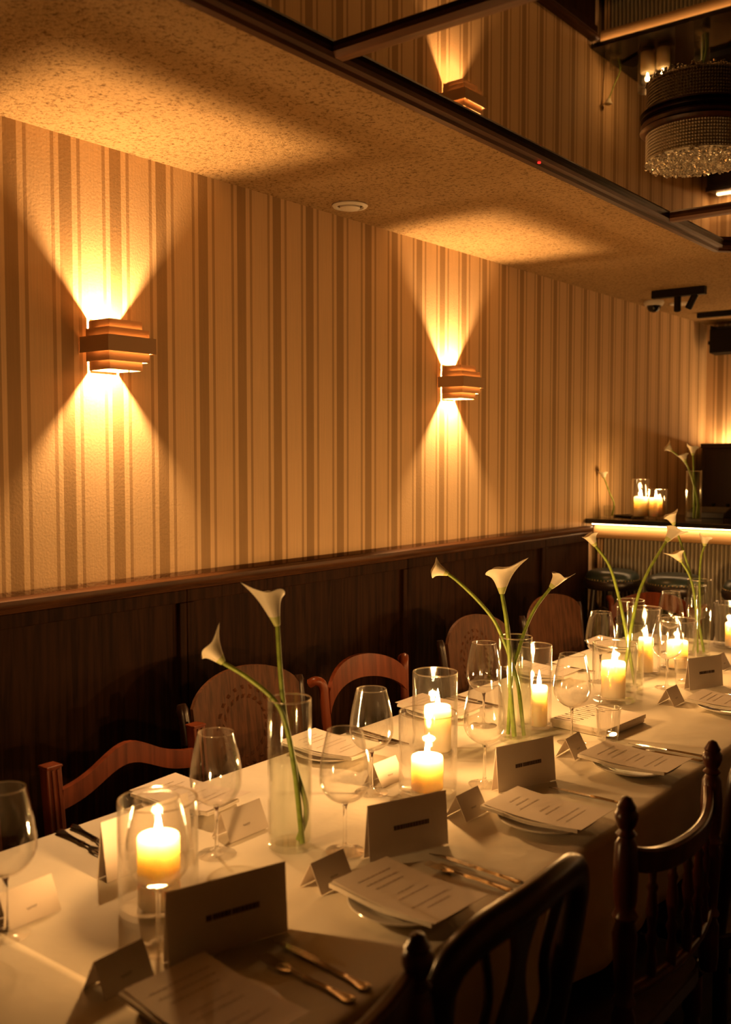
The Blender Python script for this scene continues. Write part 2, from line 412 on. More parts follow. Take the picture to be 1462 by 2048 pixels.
t = empty('security_camera', (.118, 5.235, CEIL)); tag(t, 'small white and black dome camera on the ceiling by the bar', 'camera')
MB().lathe([(0, 0), (.052, 0), (.054, -.012), (.046, -.026), (0, -.026)], 24).build('base', M['white_plastic'], t, smooth=40)
MB().lathe([(.037, -.024), (.035, -.042), (.024, -.056), (0, -.063)], 20).build('dome', M['dark_dome'], t, smooth=80)
t = empty('ceiling_downlight', (.20, 5.40, CEIL)); tag(t, 'white flush ceiling ring just behind the black spotlight track', 'ceiling fitting')
MB().lathe([(0, -.002), (.035, -.004), (.052, -.008), (.056, 0)], 24).build('ring', M['white_plastic'], t, smooth=40)

t = empty('track_light', (.372, 4.925, CEIL)); tag(t, 'black ceiling track with two spotlights over the bar', 'track light')
MB().box(-.135, .135, -.020, .020, -.040, 0).build('track', M['black_plastic'], t, bevel=.002)
for x, ax in ((-.005, 0), (.085, radians(28))):
    Mx = Matrix.Rotation(ax, 3, 'Y')
    MB().lathe([(0, 0), (.017, 0), (.017, -.075), (.013, -.078), (.012, -.070), (0, -.070)], 16, (x, 0, -.036), Mx.to_4x4()).build('spotlight', M['black_plastic'], t, smooth=40)
tk = empty('ceiling_track', (.62, 5.84, CEIL)); tag(tk, 'bare black ceiling track at the back wall', 'track light')
MB().box(-.48, .7, -.018, .018, -.030, 0).build('track', M['black_plastic'], tk, bevel=.002)
MB().lathe([(0, 0), (.017, 0), (.017, -.075), (.012, -.075), (.012, -.07), (0, -.07)], 16, (.35, 0, -.03)).build('spotlight', M['black_plastic'], tk, smooth=40)

t = empty('loudspeaker', (.17, BACK-.02, 2.26)); tag(t, 'black loudspeaker on a bracket high on the back wall', 'loudspeaker')
MB().prism([(-.105, 0), (-.085, -.16), (.085, -.16), (.105, 0)], (0, 0, .15), lambda a, b: (a, b-.02, -.075)).build('cabinet', M['black_plastic'], t, bevel=.006)
MB().box(-.08, .08, -.184, -.180, -.062, .062).build('grille', M['black_plastic'], t)
b = MB().box(-.112, -.107, -.09, .018, -.01, .105).box(.107, .112, -.09, .018, -.01, .105).box(-.107, .107, -.02, .018, .100, .105)
b.build('bracket', M['black_plastic'], t)
for sx in (-1, 1): MB().tube([(sx*.105, -.08, 0), (sx*.125, -.08, 0)], .012, 10).build('knob', M['black_plastic'], t)

# chandelier hanging from the mirror
t = empty('chandelier', (1.318, 2.556, mz)); t.scale = (.92, .92, .72); tag(t, 'round crystal drum chandelier fixed to the ceiling mirror', 'chandelier')
MB().lathe([(0, -.001), (.150, -.001), (.154, -.010), (.150, -.020), (.156, -.028), (.150, -.036), (.142, -.040), (0, -.040)], 48).build('ceiling_ring', M['frame_wood'], t, smooth=40)
dr = MB()
for k in range(110):
    a = 2*pi*k/110; r = .136
    pts = [(r*cos(a), r*sin(a), z) for z in (-.036, -.136)]
    rows = 9
    for q in range(rows):
        z = -.042 - q*.0108; rr = .0042; c = Vector((r*cos(a), r*sin(a), z))
        e1 = Vector((-sin(a), cos(a), 0)); e2 = Vector((cos(a), sin(a), 0))
        dr.add([c+e1*rr, c-e1*rr, c+e2*rr, c-e2*rr, c+Vector((0, 0, .0055)), c-Vector((0, 0, .0055))],
               [(0, 2, 4), (2, 1, 4), (1, 3, 4), (3, 0, 4), (2, 0, 5), (1, 2, 5), (3, 1, 5), (0, 3, 5)])
o = dr.build('crystal_strands', M['crystal_drum'], t); tag(o, kind='stuff')
MB().lathe([(.132, -.036), (.132, -.132)], 48).build('drum_liner', M['crystal_drum'], t, smooth=80)
dr = MB(); rng = random.Random(3)
for k in range(900):
    r = .140*sqrt(rng.random()); a = rng.random()*2*pi; c = Vector((r*cos(a), r*sin(a), -.137 - .010*rng.random()))
    R = Matrix.Rotation(rng.random()*6, 3, 'X') @ Matrix.Rotation(rng.random()*6, 3, 'Z'); s = .0036+.0024*rng.random()
    dr.add([c+R@Vector(p)*s for p in ((1,0,0),(-1,0,0),(0,1,0),(0,-1,0),(0,0,1.2),(0,0,-1.2))], [(0, 2, 4), (2, 1, 4), (1, 3, 4), (3, 0, 4), (2, 0, 5), (1, 2, 5), (3, 1, 5), (0, 3, 5)])
o = dr.build('crystal_beads', M['crystal'], t); tag(o, kind='stuff')
MB().lathe([(0, -.134), (.138, -.134), (.138, -.130), (0, -.130)], 48).build('bottom_plate', M['crystal_drum'], t, smooth=40)

# ------------------------------------------------------------------ bar
BF = 4.75
t = empty('bar_counter', (0, BF, 0)); tag(t, 'bar with black top, glowing strip, pale wood lip and fluted front', 'bar')
MB().box(.004, 3.0, -.082, .56, 1.208, 1.232).build('worktop', M['counter_stone'], t, bevel=.002)
MB().box(.03, 3.0, -.056, -.046, 1.203, 1.2078).build('light_strip', M['led'], t)
ly = []
for k in range(9):
    a = -pi/2 + pi*k/8
    ly.append((-.020-.014*cos(a)*1.0, 1.166+.034*sin(a)))
ly = [(.02, 1.132)] + ly + [(.02, 1.200)]
MB().prism(ly, (2.97, 0, 0), lambda a, b: (.03, a, b)).build('wood_lip', M['bar_trim_wood'], t, smooth=40)
fp = MB(); nf = 143; top = []; bot = []
for k in range(nf*6+1):
    x = .062 + 2.93*k/(nf*6); y = .020 - .016*abs(sin(pi*k/6))
    top.append((x, y, 1.128)); bot.append((x, y, .12))
n_ = len(top); fp.add(top+bot, [(i, i+1, n_+i+1, n_+i) for i in range(n_-1)])
fp.build('fluted_panel', M['fluted_metal'], t, smooth=80)
MB().box(.03, 3.0, .02, .54, 0, 1.2).build('carcass', M['cabinet'], t)
MB().box(.034, .046, .0, .02, .10, 1.126).build('corner_bead', M['pale_oak'], t, bevel=.003)
MB().box(.050, .060, .002, .02, .10, 1.126).build('corner_bead', M['pale_oak'], t, bevel=.003)
MB().box(.03, 3.0, -.005, .02, 0, .12).build('kick_board', M['cabinet'], t)

# back bar cabinet with a strip lamp on top
t = empty('back_bar_cabinet', (.05, BACK, 0)); tag(t, 'dark tall cabinet against the back wall behind the bar', 'cabinet')
MB().box(0, 2.6, -.20, -.004, 0, 1.598).build('body', M['cabinet'], t, bevel=.004)
MB().box(-.004, 2.6, -.212, -.004, 1.598, 1.612).build('top_board', M['cabinet'], t, bevel=.003)
MB().box(-.004, 2.6, -.212, -.200, 1.612, 1.628).build('lamp_hiding_lip', M['cabinet'], t, bevel=.002)  # lip added to hide the strip lamp from the front
for k in range(4):
    MB().box(.03+k*.64, .03+k*.64+.60, -.212, -.20, .10, 1.58).build('door', M['cabinet'], t, bevel=.003)
MB().box(.02, 2.5, -.075, -.050, 1.613, 1.617).build('strip_lamp', emit('led_top', (1, .56, .22), 62.0), t)
# bottles on the low shelf in front of the cabinet
t = empty('back_shelf', (.08, 5.98, 0)); tag(t, 'dark low shelf unit standing before the cabinet', 'shelf')
MB().box(0, 2.4, -.15, .15, 0, 1.06).build('body', M['cabinet'], t, bevel=.004)
bm_ = MB().lathe([(0, 0), (.030, 0), (.032, .01), (.032, .10), (.026, .125), (.011, .15), (.011, .195), (.013, .197), (.013, .21), (0, .21)], 16).mesh('bottle_body', M['dark_dome'], 40)
words_n = ['first', 'second', 'third', 'fourth', 'fifth', 'sixth', 'seventh']
for k in range(7):
    o = link('bottle', bm_, None, (.14+k*.085, 5.92, 1.06)); tag(o, 'dark bottle on the shelf behind the bar, %s from the striped side wall' % words_n[k], 'bottle', 'dark bottles behind the bar')

# till tablet and card tray on the counter
t = empty('till_terminal', (.47, 5.13, 1.232)); tag(t, 'black sloped till screen on the bar behind the tall vase', 'till')
MB().prism([(-.06, 0), (.06, 0), (.06, .055), (-.05, .03)], (.20, 0, 0), lambda a, b: (-.10, a, b)).build('screen', M['black_plastic'], t, bevel=.004)
MB().box(-.07, .07, -.05, .09, 0, .012).build('base', M['black_plastic'], t, bevel=.002)
o = MB().box(-.045, .045, -.07, .07, 0, .010).build('phone', M['black_plastic'], bevel=.003, loc=(.125, 4.93, 1.232)); o.rotation_euler.z = 1.1
tag(o, 'flat black phone on the bar beside the candles', 'phone')

# ------------------------------------------------------------------ bar stools
def stool():
    t = empty('bar_stool')
    MB().lathe([(0, .962), (.05, .964), (.095, .962), (.125, .952), (.139, .936), (.141, .922), (.138, .914), (0, .914)], 36); cu = MB().lathe([(0, .962), (.05, .964), (.095, .962), (.125, .952), (.139, .936), (.141, .922), (.138, .914), (0, .914)], 36).build('seat_cushion', M['leather'], t, smooth=60)
    MB().lathe([(0, .916), (.145, .916), (.150, .905), (.146, .885), (.135, .872), (0, .872)], 36).build('seat_ring', M['stool_wood'], t, smooth=50)
    nb = MB()
    for k in range(48):
        a = 2*pi*k/48; nb.lathe([(.0034, 0), (.0026, .0016), (0, .0024)], 6, (0, 0, 0), Matrix.Translation((.141*cos(a), .141*sin(a), .9205)) @ Matrix.Rotation(a, 4, 'Z') @ Matrix.Rotation(pi/2, 4, 'Y'))
    nb.build('nail_trim', M['brass_nail'], cu, smooth=80)
    for k in range(4):
        a = pi/4+k*pi/2
        MB().tube([(.10*cos(a), .10*sin(a), .875), (.145*cos(a), .145*sin(a), .45), (.17*cos(a), .17*sin(a), .008)], [.017, .016, .013], 8).build('leg', M['stool_wood'], t, smooth=60)
    MB().tube([(.158*cos(2*pi*k/24), .158*sin(2*pi*k/24), .30) for k in range(25)], .009, 8, caps=False).build('foot_ring', M['stool_wood'], t, smooth=80)
    for k in range(4):
        a = k*pi/2
        MB().tube(smooth_path([(.118*cos(a+pi/4), .118*sin(a+pi/4), .70), (.10*cos(a+pi/2), .10*sin(a+pi/2), .79), (.118*cos(a+3*pi/4), .118*sin(a+3*pi/4), .70)], 5), .007, 6).build('brace', M['stool_wood'], t, smooth=60)
    return t
st = stool(); st.location = (.176, 4.622, 0); st.scale = (.93, .93, 1.026)
tag(st, 'dark leather bar stool nearest the panelled wall', 'bar stool', 'bar stools')
s2 = copy_tree(st); s2.location = (.497, 4.622, 0); s2['label'] = 'dark leather bar stool second from the panelled wall'
s3 = copy_tree(st); s3.location = (.858, 4.622, 0); s3['label'] = 'dark leather bar stool at the right edge, third from the panelled wall'

# ------------------------------------------------------------------ banquet table and cloth
TX0, TX1, TY0, TY1, TZ = .44, 1.375, .25, 4.30, .75
t = empty('banquet_table', ((TX0+TX1)/2, (TY0+TY1)/2, 0)); tag(t, 'long banquet table hidden under the pale cloth', 'table')
hl = (TY1-TY0)/2
MB().box(-.455, .455, -hl+.012, hl-.012, .715, .742).build('table_top', M['dark_wood'], t)
for y in (-1.7, -.55, .55, 1.7):
    MB().lathe([(0, .008), (.20, .008), (.20, .02), (.05, .05), (.035, .10), (.035, .70), (.10, .715), (0, .715)], 20, (0, y, 0)).build('pedestal', M['dark_wood'], t, smooth=40)

def hnoise(x, y):
    return (sin(x*9.1+1.7*sin(y*5.3))+sin(y*7.7+2.1*sin(x*6.1+1)))*.25
def crease(d, wd=.012): return exp(-(d/wd)**2)
def cloth(name, y0, y1, dz, label, hang_end=0, ny=150, seed=0):
    prof = []
    for k in range(9): prof.append((TX0-.004, .50+k*.028, 0))
    for k in range(5):
        a = pi - k*pi/8; prof.append((TX0+.014+.018*cos(a), TZ-.018+.018*sin(a), 1))
    nx = 34
    for k in range(1, nx): prof.append((TX0+.014+(TX1-TX0-.028)*k/nx, TZ, 2))
    for k in range(5):
        a = pi/2 - k*pi/8; prof.append((TX1-.014+.018*cos(a), TZ-.018+.018*sin(a), 1))
    for k in range(9): prof.append((TX1+.004, .724-k*.028, 3))
    m_ = len(prof); vs = []
    for j in range(ny+1):
        y = y0+(y1-y0)*j/ny
        for (x, z, kd) in prof:
            zz = z+dz; xx = x; yy = y
            if kd == 2:
                zz -= .0012*(1+hnoise(x*2, y*2+seed))
                for cxx in (.75, 1.06): zz += .0016*crease(x-cxx-.01*sin(y*1.3))
                for cyy in (.62, 1.25, 1.9, 2.55, 3.2, 3.85): zz += .0016*crease(y-cyy-.02*x)
                zz = min(zz, TZ+dz)
            if kd in (0, 3):
                dep = (.724-z)/.224; s = -1 if kd == 0 else 1
                xx += s*dep*(.012+.012*sin(y*13+sin(y*4.2)*2)+.006*sin(y*31))
            vs.append((xx, yy, zz))
    fs = [(j*m_+i, j*m_+i+1, (j+1)*m_+i+1, (j+1)*m_+i) for j in range(ny) for i in range(m_-1)]
    b = MB().add(vs, fs)
    me = b.mesh(name, M['cloth'], 180)
    o = link(name, me)
    md = o.modifiers.new('thick', 'SOLIDIFY'); md.thickness = .0015; md.offset = -1
    tag(o, label, 'tablecloth')
    return o
cloth('tablecloth', .80, TY1+.004, 0.0, 'long pale tablecloth covering the banquet table towards the bar')
cloth('tablecloth', TY0, .90, 0.003, 'nearer tablecloth overlapping the long one at the bottom left', ny=40, seed=3)

# ------------------------------------------------------------------ candles in glass cylinders
def rim_ring(r, h, parent, t_=.0018):
    b = MB().tube([(r*cos(2*pi*k/40), r*sin(2*pi*k/40), h-.0006) for k in range(41)], t_, 8, caps=False)
    return b.build('rim', M['rim_glass'], parent, smooth=80)
def glass_cyl(name, loc, r, h, label, m='glass', group='glass candle cylinders', wall=.0028, foot=.010, cat='candle holder'):
    p = [(0, .0008), (r-.003, .0008), (r, .004), (r, h-.002), (r-wall*.5, h), (r-wall, h-.002), (r-wall, foot+.004), (r-wall-.006, foot), (0, foot)]
    o = empty(name, loc); tag(o, label, cat, group)
    MB().lathe(p, 40).build('glass_body', M[m], o, smooth=35)
    rim_ring(r-wall*.5, h, o); return o
def candle(loc, r, h, label, watts=W_CANDLE, group='lit pillar candles', lean=0):
    t = empty('pillar_candle', loc); tag(t, label, 'candle', group)
    MB().lathe([(0, 0), (r-.002, 0), (r, .003), (r, h-.006), (r-.002, h-.001), (r-.006, h-.001), (r*.55, h-.008), (0, h-.010)], 32); wx = MB().lathe([(0, 0), (r-.002, 0), (r, .003), (r, h-.006), (r-.002, h-.001), (r-.006, h-.001), (r*.55, h-.008), (0, h-.010)], 32).build('wax', M['wax'], t, smooth=45)
    MB().tube([(0, 0, h-.012), (.0005, 0, h-.004), (.002, 0, h+.004)], .0012, 6).build('wick', M['wick'], wx)
    fs_ = .86 if watts > 2.5 else .68
    fl = MB().lathe([(fs_*a, fs_*b) for a, b in [(0, 0), (.0045, .003), (.0076, .011), (.0072, .020), (.0048, .034), (.0020, .048), (0, .056)]], 12, (lean, 0, h-.002)).build('flame', M['flame'], t, smooth=80)
    point_light('glow', t, (0, 0, h+.028), watts, .011, FLAME)
    return t
FT = .0108
CANDLES = [  # x, y, glass r, glass h, candle dx, dy, r, h, where
    (.899, 1.127, .070, .198, .006, -.004, .037, .126, 'nearest the camera, behind the front wine glass'),
    (.933, 1.915, .069, .197, -.006, .006, .038, .080, 'between the two large cards, half burnt'),
    (.764, 2.194, .061, .222, .006, .004, .036, .120, 'behind the half burnt candle, beside the red arched chair'),
    (.848, 2.592, .050, .245, .020, -.010, .025, .118, 'right behind the three-lily vase, slim'),
    (.897, 3.042, .071, .188, -.005, .004, .039, .116, 'behind the small tumbler, in the middle of the table'),
    (.820, 3.479, .057, .246, .004, 0, .027, .125, 'tall and slim, right of the two-lily vase'),
    (.886, 3.622, .071, .190, .0, .004, .038, .100, 'behind the far wine glass near the table end'),
    (.906, 4.185, .074, .188, .01, .006, .038, .095, 'at the far table end by the right edge'),
]
for x, y, r, h, dx, dy, cr, ch, wh in CANDLES:
    glass_cyl('hurricane_glass', (x, y, TZ), r, h, 'clear glass cylinder holding the candle ' + wh)
    candle((x+dx, y+dy, TZ+FT), cr, ch, 'lit ivory candle ' + wh)
BZ = 1.232
glass_cyl('hurricane_glass', (.215, 4.86, BZ), .044, .20, 'taller clear glass cylinder of the two on the bar top')
candle((.219, 4.86, BZ+FT), .035, .100, 'lit candle in the taller glass on the bar top', W_CANDLE*.4)
glass_cyl('hurricane_glass', (.308, 4.86, BZ), .047, .150, 'shorter clear glass cylinder of the two on the bar top')
candle((.300, 4.855, BZ+FT), .032, .098, 'lit candle in the shorter glass on the bar top', W_CANDLE*.4)

# ------------------------------------------------------------------ vases and calla lilies
def vase(loc, r, h, wl_, label, group='tall flower vases'):
    t = empty('flower_vase', loc); tag(t, label, 'vase', group)
    MB().lathe([(0, .0008), (r-.003, .0008), (r, .004), (r, h-.002), (r-.0015, h), (r-.003, h-.002), (r-.003, .016), (r-.008, .012), (0, .012)], 40).build('glass_body', M['vase_glass'], t, smooth=35)
    rim_ring(r-.0015, h, t)
    MB().lathe([(0, .0125), (r-.009, .0125), (r-.0034, .017), (r-.0034, wl_-.001), (r-.0036, wl_), (0, wl_)], 40).build('water', M['water'], t, smooth=35)
    return t
def calla(stem_px, neck, mouth, tip, d, label, R=.030, dtip=0.0, dmouth=0.0, r0=.0042, group='calla lilies', bottom=None):
    """stem_px bottom..top in the photo, each held at distance d along the lens axis"""
    P = []
    for q in stem_px:
        P.append(at(q[0], q[1], d + (q[2] if len(q) > 2 else 0)))
    if bottom is not None: P[0] = Vector(bottom)
    N = at(neck[0], neck[1], d); P.append(N)
    Mo = at(mouth[0], mouth[1], d+dmouth); T = at(tip[0], tip[1], d+dtip)
    base = P[0].copy()
    t = empty('calla_lily', base); tag(t, label, 'flower', group)
    L = lambda p: Vector(p)-base
    path = smooth_path([L(p) for p in P], 7)
    m_ = len(path)
    MB().tube(path, [r0*(1.15-.25*i/m_) for i in range(m_)], 8).build('stem', M['stem'], t, smooth=80)
    ax = (Mo-N); ln = ax.length; a = ax.normalized()
    e1 = (T-Mo); e1 = e1 - a*e1.dot(a)
    if e1.length < 1e-4: e1 = Vector((0, 0, 1)).cross(a)
    e1.normalize(); e2 = a.cross(e1)
    nu, nv = 12, 26; vs = []
    rn = random.Random(hash(label) % 1000 if False else len(label)); ph = rn.random()*6
    for i in range(nu+1):
        u = i/nu
        for k in range(nv):
            v = 2*pi*k/nv - pi
            off = (e1*cos(v) + e2*sin(v))*R*.98*(1+.10*sin(3*v+ph))
            wv = exp(-(v/.85)**2); off = off.lerp((T-Mo)*(1 - .16*min(1, abs(v)/.5)), wv)
            dv = abs(abs(v)-pi); off = off - a*ln*.30*exp(-(dv/.8)**2) - a*ln*.10*exp(-((abs(v)-1.3)/.5)**2)
            rad = (e1*cos(v)+e2*sin(v))
            g = .30*u + .28*u*u + .42*u**4
            vs.append(L(N + ax*u*(1-.0*u)) + rad*(r0*1.1*(1-u)+.004*sin(pi*u)) + off*g)
    fs = [(i*nv+k, i*nv+(k+1)%nv, (i+1)*nv+(k+1)%nv, (i+1)*nv+k) for i in range(nu) for k in range(nv)]
    sp = MB().add(vs, fs).build('spathe', M['spathe'], t, smooth=180)
    sp.data.materials.append(M['spathe_throat'])
    for p in sp.data.polygons:
        if p.index < nv*3: p.material_index = 1
    md = sp.modifiers.new('thick', 'SOLIDIFY'); md.thickness = .0010; md.offset = 0
    md2 = sp.modifiers.new('sub', 'SUBSURF'); md2.levels = 1; md2.render_levels = 1
    MB().tube([L(N+ax*.35), L(N+ax*.6), L(N+ax*.86)], [.003, .0034, .0018], 8).build('spadix', M['spadix'], t, smooth=80)
    return t
VZ = TZ
V = [(.893, 1.477, .045, .308, .185, 'tall glass vase with two calla lilies nearest the camera'),
     (.872, 2.435, .047, .295, .205, 'tall glass vase with three calla lilies in mid table'),
     (.871, 3.226, .047, .308, .225, 'tall glass vase with two lilies beside the slim tall candle'),
     (.851, 3.946, .046, .306, .205, 'tall glass vase with three lilies at the far end of the table')]
for x, y, r, h, wv, lb in V: vase((x, y, VZ), r, h, wv, lb)
vb = lambda k, dx, dy: (V[k][0]+dx, V[k][1]+dy, TZ+.014)
d1, d2, d3, d4 = [depth_of((v[0], v[1], TZ+.2)) for v in V]
calla([(598, 1698), (613, 1619), (590, 1530), (572, 1445), (562, 1359)], (555, 1252), (534, 1178), (478, 1163), d1, 'upright calla lily with its tip to the left, nearest vase', .032, -.03, .0, .0052, bottom=vb(0, .012, .012))
calla([(618, 1672), (590, 1545), (572, 1450), (548, 1400), (495, 1355)], (447, 1326), (412, 1290), (440, 1242), d1-.01, 'calla lily leaning far left from the nearest vase', .026, .01, 0, .005, bottom=vb(0, .030, .004))
calla([(1049, 1470), (1036, 1370), (1019, 1312), (1002, 1269), (985, 1236), (953, 1198), (915, 1162)], (896, 1148), (864, 1134), (873, 1113), d2, 'calla lily arching left from the three-lily vase', .028, 0, 0, .005, bottom=vb(1, .020, .016))
calla([(1027, 1474), (1021, 1380), (1020, 1326), (1014, 1250)], (1004, 1188), (1000, 1132), (1060, 1114), d2-.012, 'large upright calla lily in the middle of the three-lily vase', .042, -.02, 0, .0062, bottom=vb(1, .004, -.010))
calla([(1019, 1474), (1024, 1354), (1038, 1299), (1054, 1250), (1074, 1211)], (1101, 1176), (1124, 1150), (1153, 1146), d2+.012, 'calla lily arching right from the three-lily vase', .026, 0, 0, .005, bottom=vb(1, -.022, .0))
calla([(1268, 1376), (1256, 1290), (1248, 1243), (1235, 1184), (1218, 1130)], (1191, 1092), (1176, 1068), (1163, 1074), d3, 'calla lily leaning left against the bar corner', .030, 0, 0, .0055, bottom=vb(2, .016, .010))
calla([(1246, 1376), (1257, 1290), (1265, 1243), (1278, 1186), (1295, 1145), (1312, 1115)], (1332, 1083), (1353, 1054), (1379, 1064), d3-.012, 'calla lily leaning right with a drooping tip before the glowing strip', .030, 0, 0, .0055, bottom=vb(2, -.020, -.010))
calla([(1405, 1305), (1396, 1240), (1391, 1205), (1382, 1154), (1370, 1112), (1357, 1073)], (1348, 1050), (1341, 1026), (1356, 1016), d4, 'highest calla lily of the far vase, its tip above the bar top', .034, 0, 0, .005, bottom=vb(3, .020, .010))
calla([(1390, 1305), (1393, 1240), (1391, 1211), (1385, 1171), (1376, 1145)], (1363, 1124), (1351, 1103), (1325, 1106), d4-.012, 'lowest calla lily of the far vase, facing left', .030, 0, 0, .005, bottom=vb(3, 0, -.008))
calla([(1385, 1305), (1398, 1240), (1400, 1211), (1399, 1158), (1402, 1115)], (1409, 1092), (1409, 1072), (1399, 1063), d4+.012, 'slender upright calla lily on the right of the far vase', .030, 0, 0, .0042, bottom=vb(3, -.020, .0))
# on the bar
vbx = (.512, 4.80, BZ)
vase(vbx, .038, .245, .15, 'tall glass vase with three lilies standing on the bar top')
d5 = depth_of((vbx[0], vbx[1], BZ+.15))
bb = lambda dx, dy: (vbx[0]+dx, vbx[1]+dy, BZ+.014)
calla([(1404, 1040), (1397, 1008), (1391, 983), (1385, 960), (1377, 936), (1364, 918)], (1344, 902), (1333, 891), (1339, 878), d5, 'leftmost calla lily in the vase on the bar', .026, 0, 0, .0045, bottom=bb(.026, .004))
calla([(1400, 1040), (1395, 1005), (1387, 968), (1378, 940)], (1371, 922), (1365, 907), (1353, 913), d5-.012, 'low drooping calla lily in the vase on the bar', .026, 0, 0, .0045, bottom=bb(.020, -.012))
calla([(1391, 1039), (1388, 973), (1387, 940)], (1386, 911), (1384, 892), (1373, 884), d5+.012, 'upright calla lily on the right of the vase on the bar', .030, 0, 0, .0045, bottom=bb(0, .008))
bud = (.062, 4.83, BZ)
t = empty('bud_vase', bud); tag(t, 'small squat glass with one lily at the wall end of the bar', 'vase')
MB().lathe([(0, .0008), (.027, .0008), (.030, .004), (.030, .060), (.0285, .062), (.0275, .060), (.0275, .012), (.022, .008), (0, .008)], 28).build('glass_body', M['vase_glass'], t, smooth=35)
MB().lathe([(0, .009), (.022, .009), (.0272, .013), (.0272, .040), (0, .040)], 28).build('water', M['water'], t, smooth=35)
d6 = depth_of((bud[0], bud[1], BZ+.1))
calla([(1230, 1030), (1228, 1008), (1219, 985)], (1209, 958), (1205, 944), (1190, 938), d6, 'single calla lily in the squat glass by the striped wall', .026, 0, 0, .0035, bottom=(bud[0]+.012, bud[1]+.004, BZ+.010))

# ------------------------------------------------------------------ wine glasses and tumblers
def bez(p0, p1, p2, p3, n):
    return [tuple((1-t)**3*a+3*(1-t)**2*t*b+3*(1-t)*t*t*c+t**3*d for a, b, c, d in zip(p0, p1, p2, p3)) for t in [i/n for i in range(n+1)]]
def wine_mesh(h=.250, rb=.052, rr=.036):
    foot = [(0, .001), (.039, .001), (.040, .0022), (.030, .0042), (.012, .007), (.0050, .012)]
    stem = [(.0036, .030), (.0034, .065), (.0040, .092), (.0070, .101)]
    bowl = bez((.0070, .101), (.034, .108), (rb*1.06, .128), (rb, .160), 9)[1:] + bez((rb, .160), (rb*.985, .190), (rr+.006, .222), (rr, h), 9)[1:]
    inner = [(r-.0011, z) for r, z in bowl[::-1]]
    inner[0] = (rr-.0011, h-.0003)
    inner = [q for q in inner if q[0] > .007] + [(0, .1045)]
    b0 = MB().lathe([(.0060, .0995)]+bowl+inner, 40).mesh('bowl', M['stemware'], 50)
    s0 = MB().lathe([(.0050, .010)]+stem+[(0, .1015)], 16).mesh('stem', M['solid_glass'], 50)
    f0 = MB().lathe(foot, 32).mesh('foot', M['stemware'], 50)
    r0 = MB().tube([((rr-.0005)*cos(2*pi*k/36), (rr-.0005)*sin(2*pi*k/36), h-.0003) for k in range(37)], .0009, 6, caps=False).mesh('rim', M['rim_glass'], 80)
    return b0, s0, f0, r0
wm = wine_mesh()
GLASSES = [(.775, .905, 'at the left edge of the picture, cut by the frame', .0), (1.011, 1.032, 'in front of the nearest candle', 0), (.805, 1.355, 'left of the nearest lily vase, by the camel-backed chair', 0),
    (.998, 1.526, 'right of the nearest lily vase', 0), (.823, 1.839, 'before the red arched chair', 0), (1.004, 2.055, 'behind the middle large card, right of the half burnt candle', 0),
    (.724, 2.509, 'left of the three-lily vase, before the carved chair', 0), (1.010, 2.509, 'right of the slim candle, before the flat box', 0), (.748, 3.256, 'left of the two-lily vase', 0),
    (.968, 3.314, 'before the far candle, beside the last large card', 0), (.744, 3.922, 'far back between the slim tall candle and the last vase', 0), (.760, 4.19, 'farthest, beside the last vase at the right edge', 0)]
for x, y, wh, _ in GLASSES:
    o = empty('wine_glass', (x, y, TZ)); link('bowl', wm[0], o); link('stem', wm[1], o); link('foot', wm[2], o); link('rim', wm[3], o); tag(o, 'empty stemmed wine glass ' + wh, 'wine glass', 'wine glasses')
tm = MB().lathe([(.0297, .012), (.031, .035), (.035, .092), (.0345, .094), (.0338, .092), (.0295, .036), (.026, .020), (.014, .0235), (0, .0245)], 30).mesh('tumbler_wall', M['tumbler_glass'], 35)
tb = MB().lathe([(0, .001), (.028, .001), (.0295, .004), (.0297, .012), (.026, .0175), (0, .0172)], 10).mesh('tumbler_base', M['tumbler_glass'], 35)
for loc, lb in (((1.077, 2.600, TZ), 'small clear tumbler beside the flat box'), ((1.003, 3.385, TZ), 'small clear tumbler behind the last large card')):
    o = empty('tumbler', loc); tag(o, lb, 'tumbler', 'tumblers'); link('wall', tm, o); link('base', tb, o); rim_ring(.0344, .0935, o, .0012)

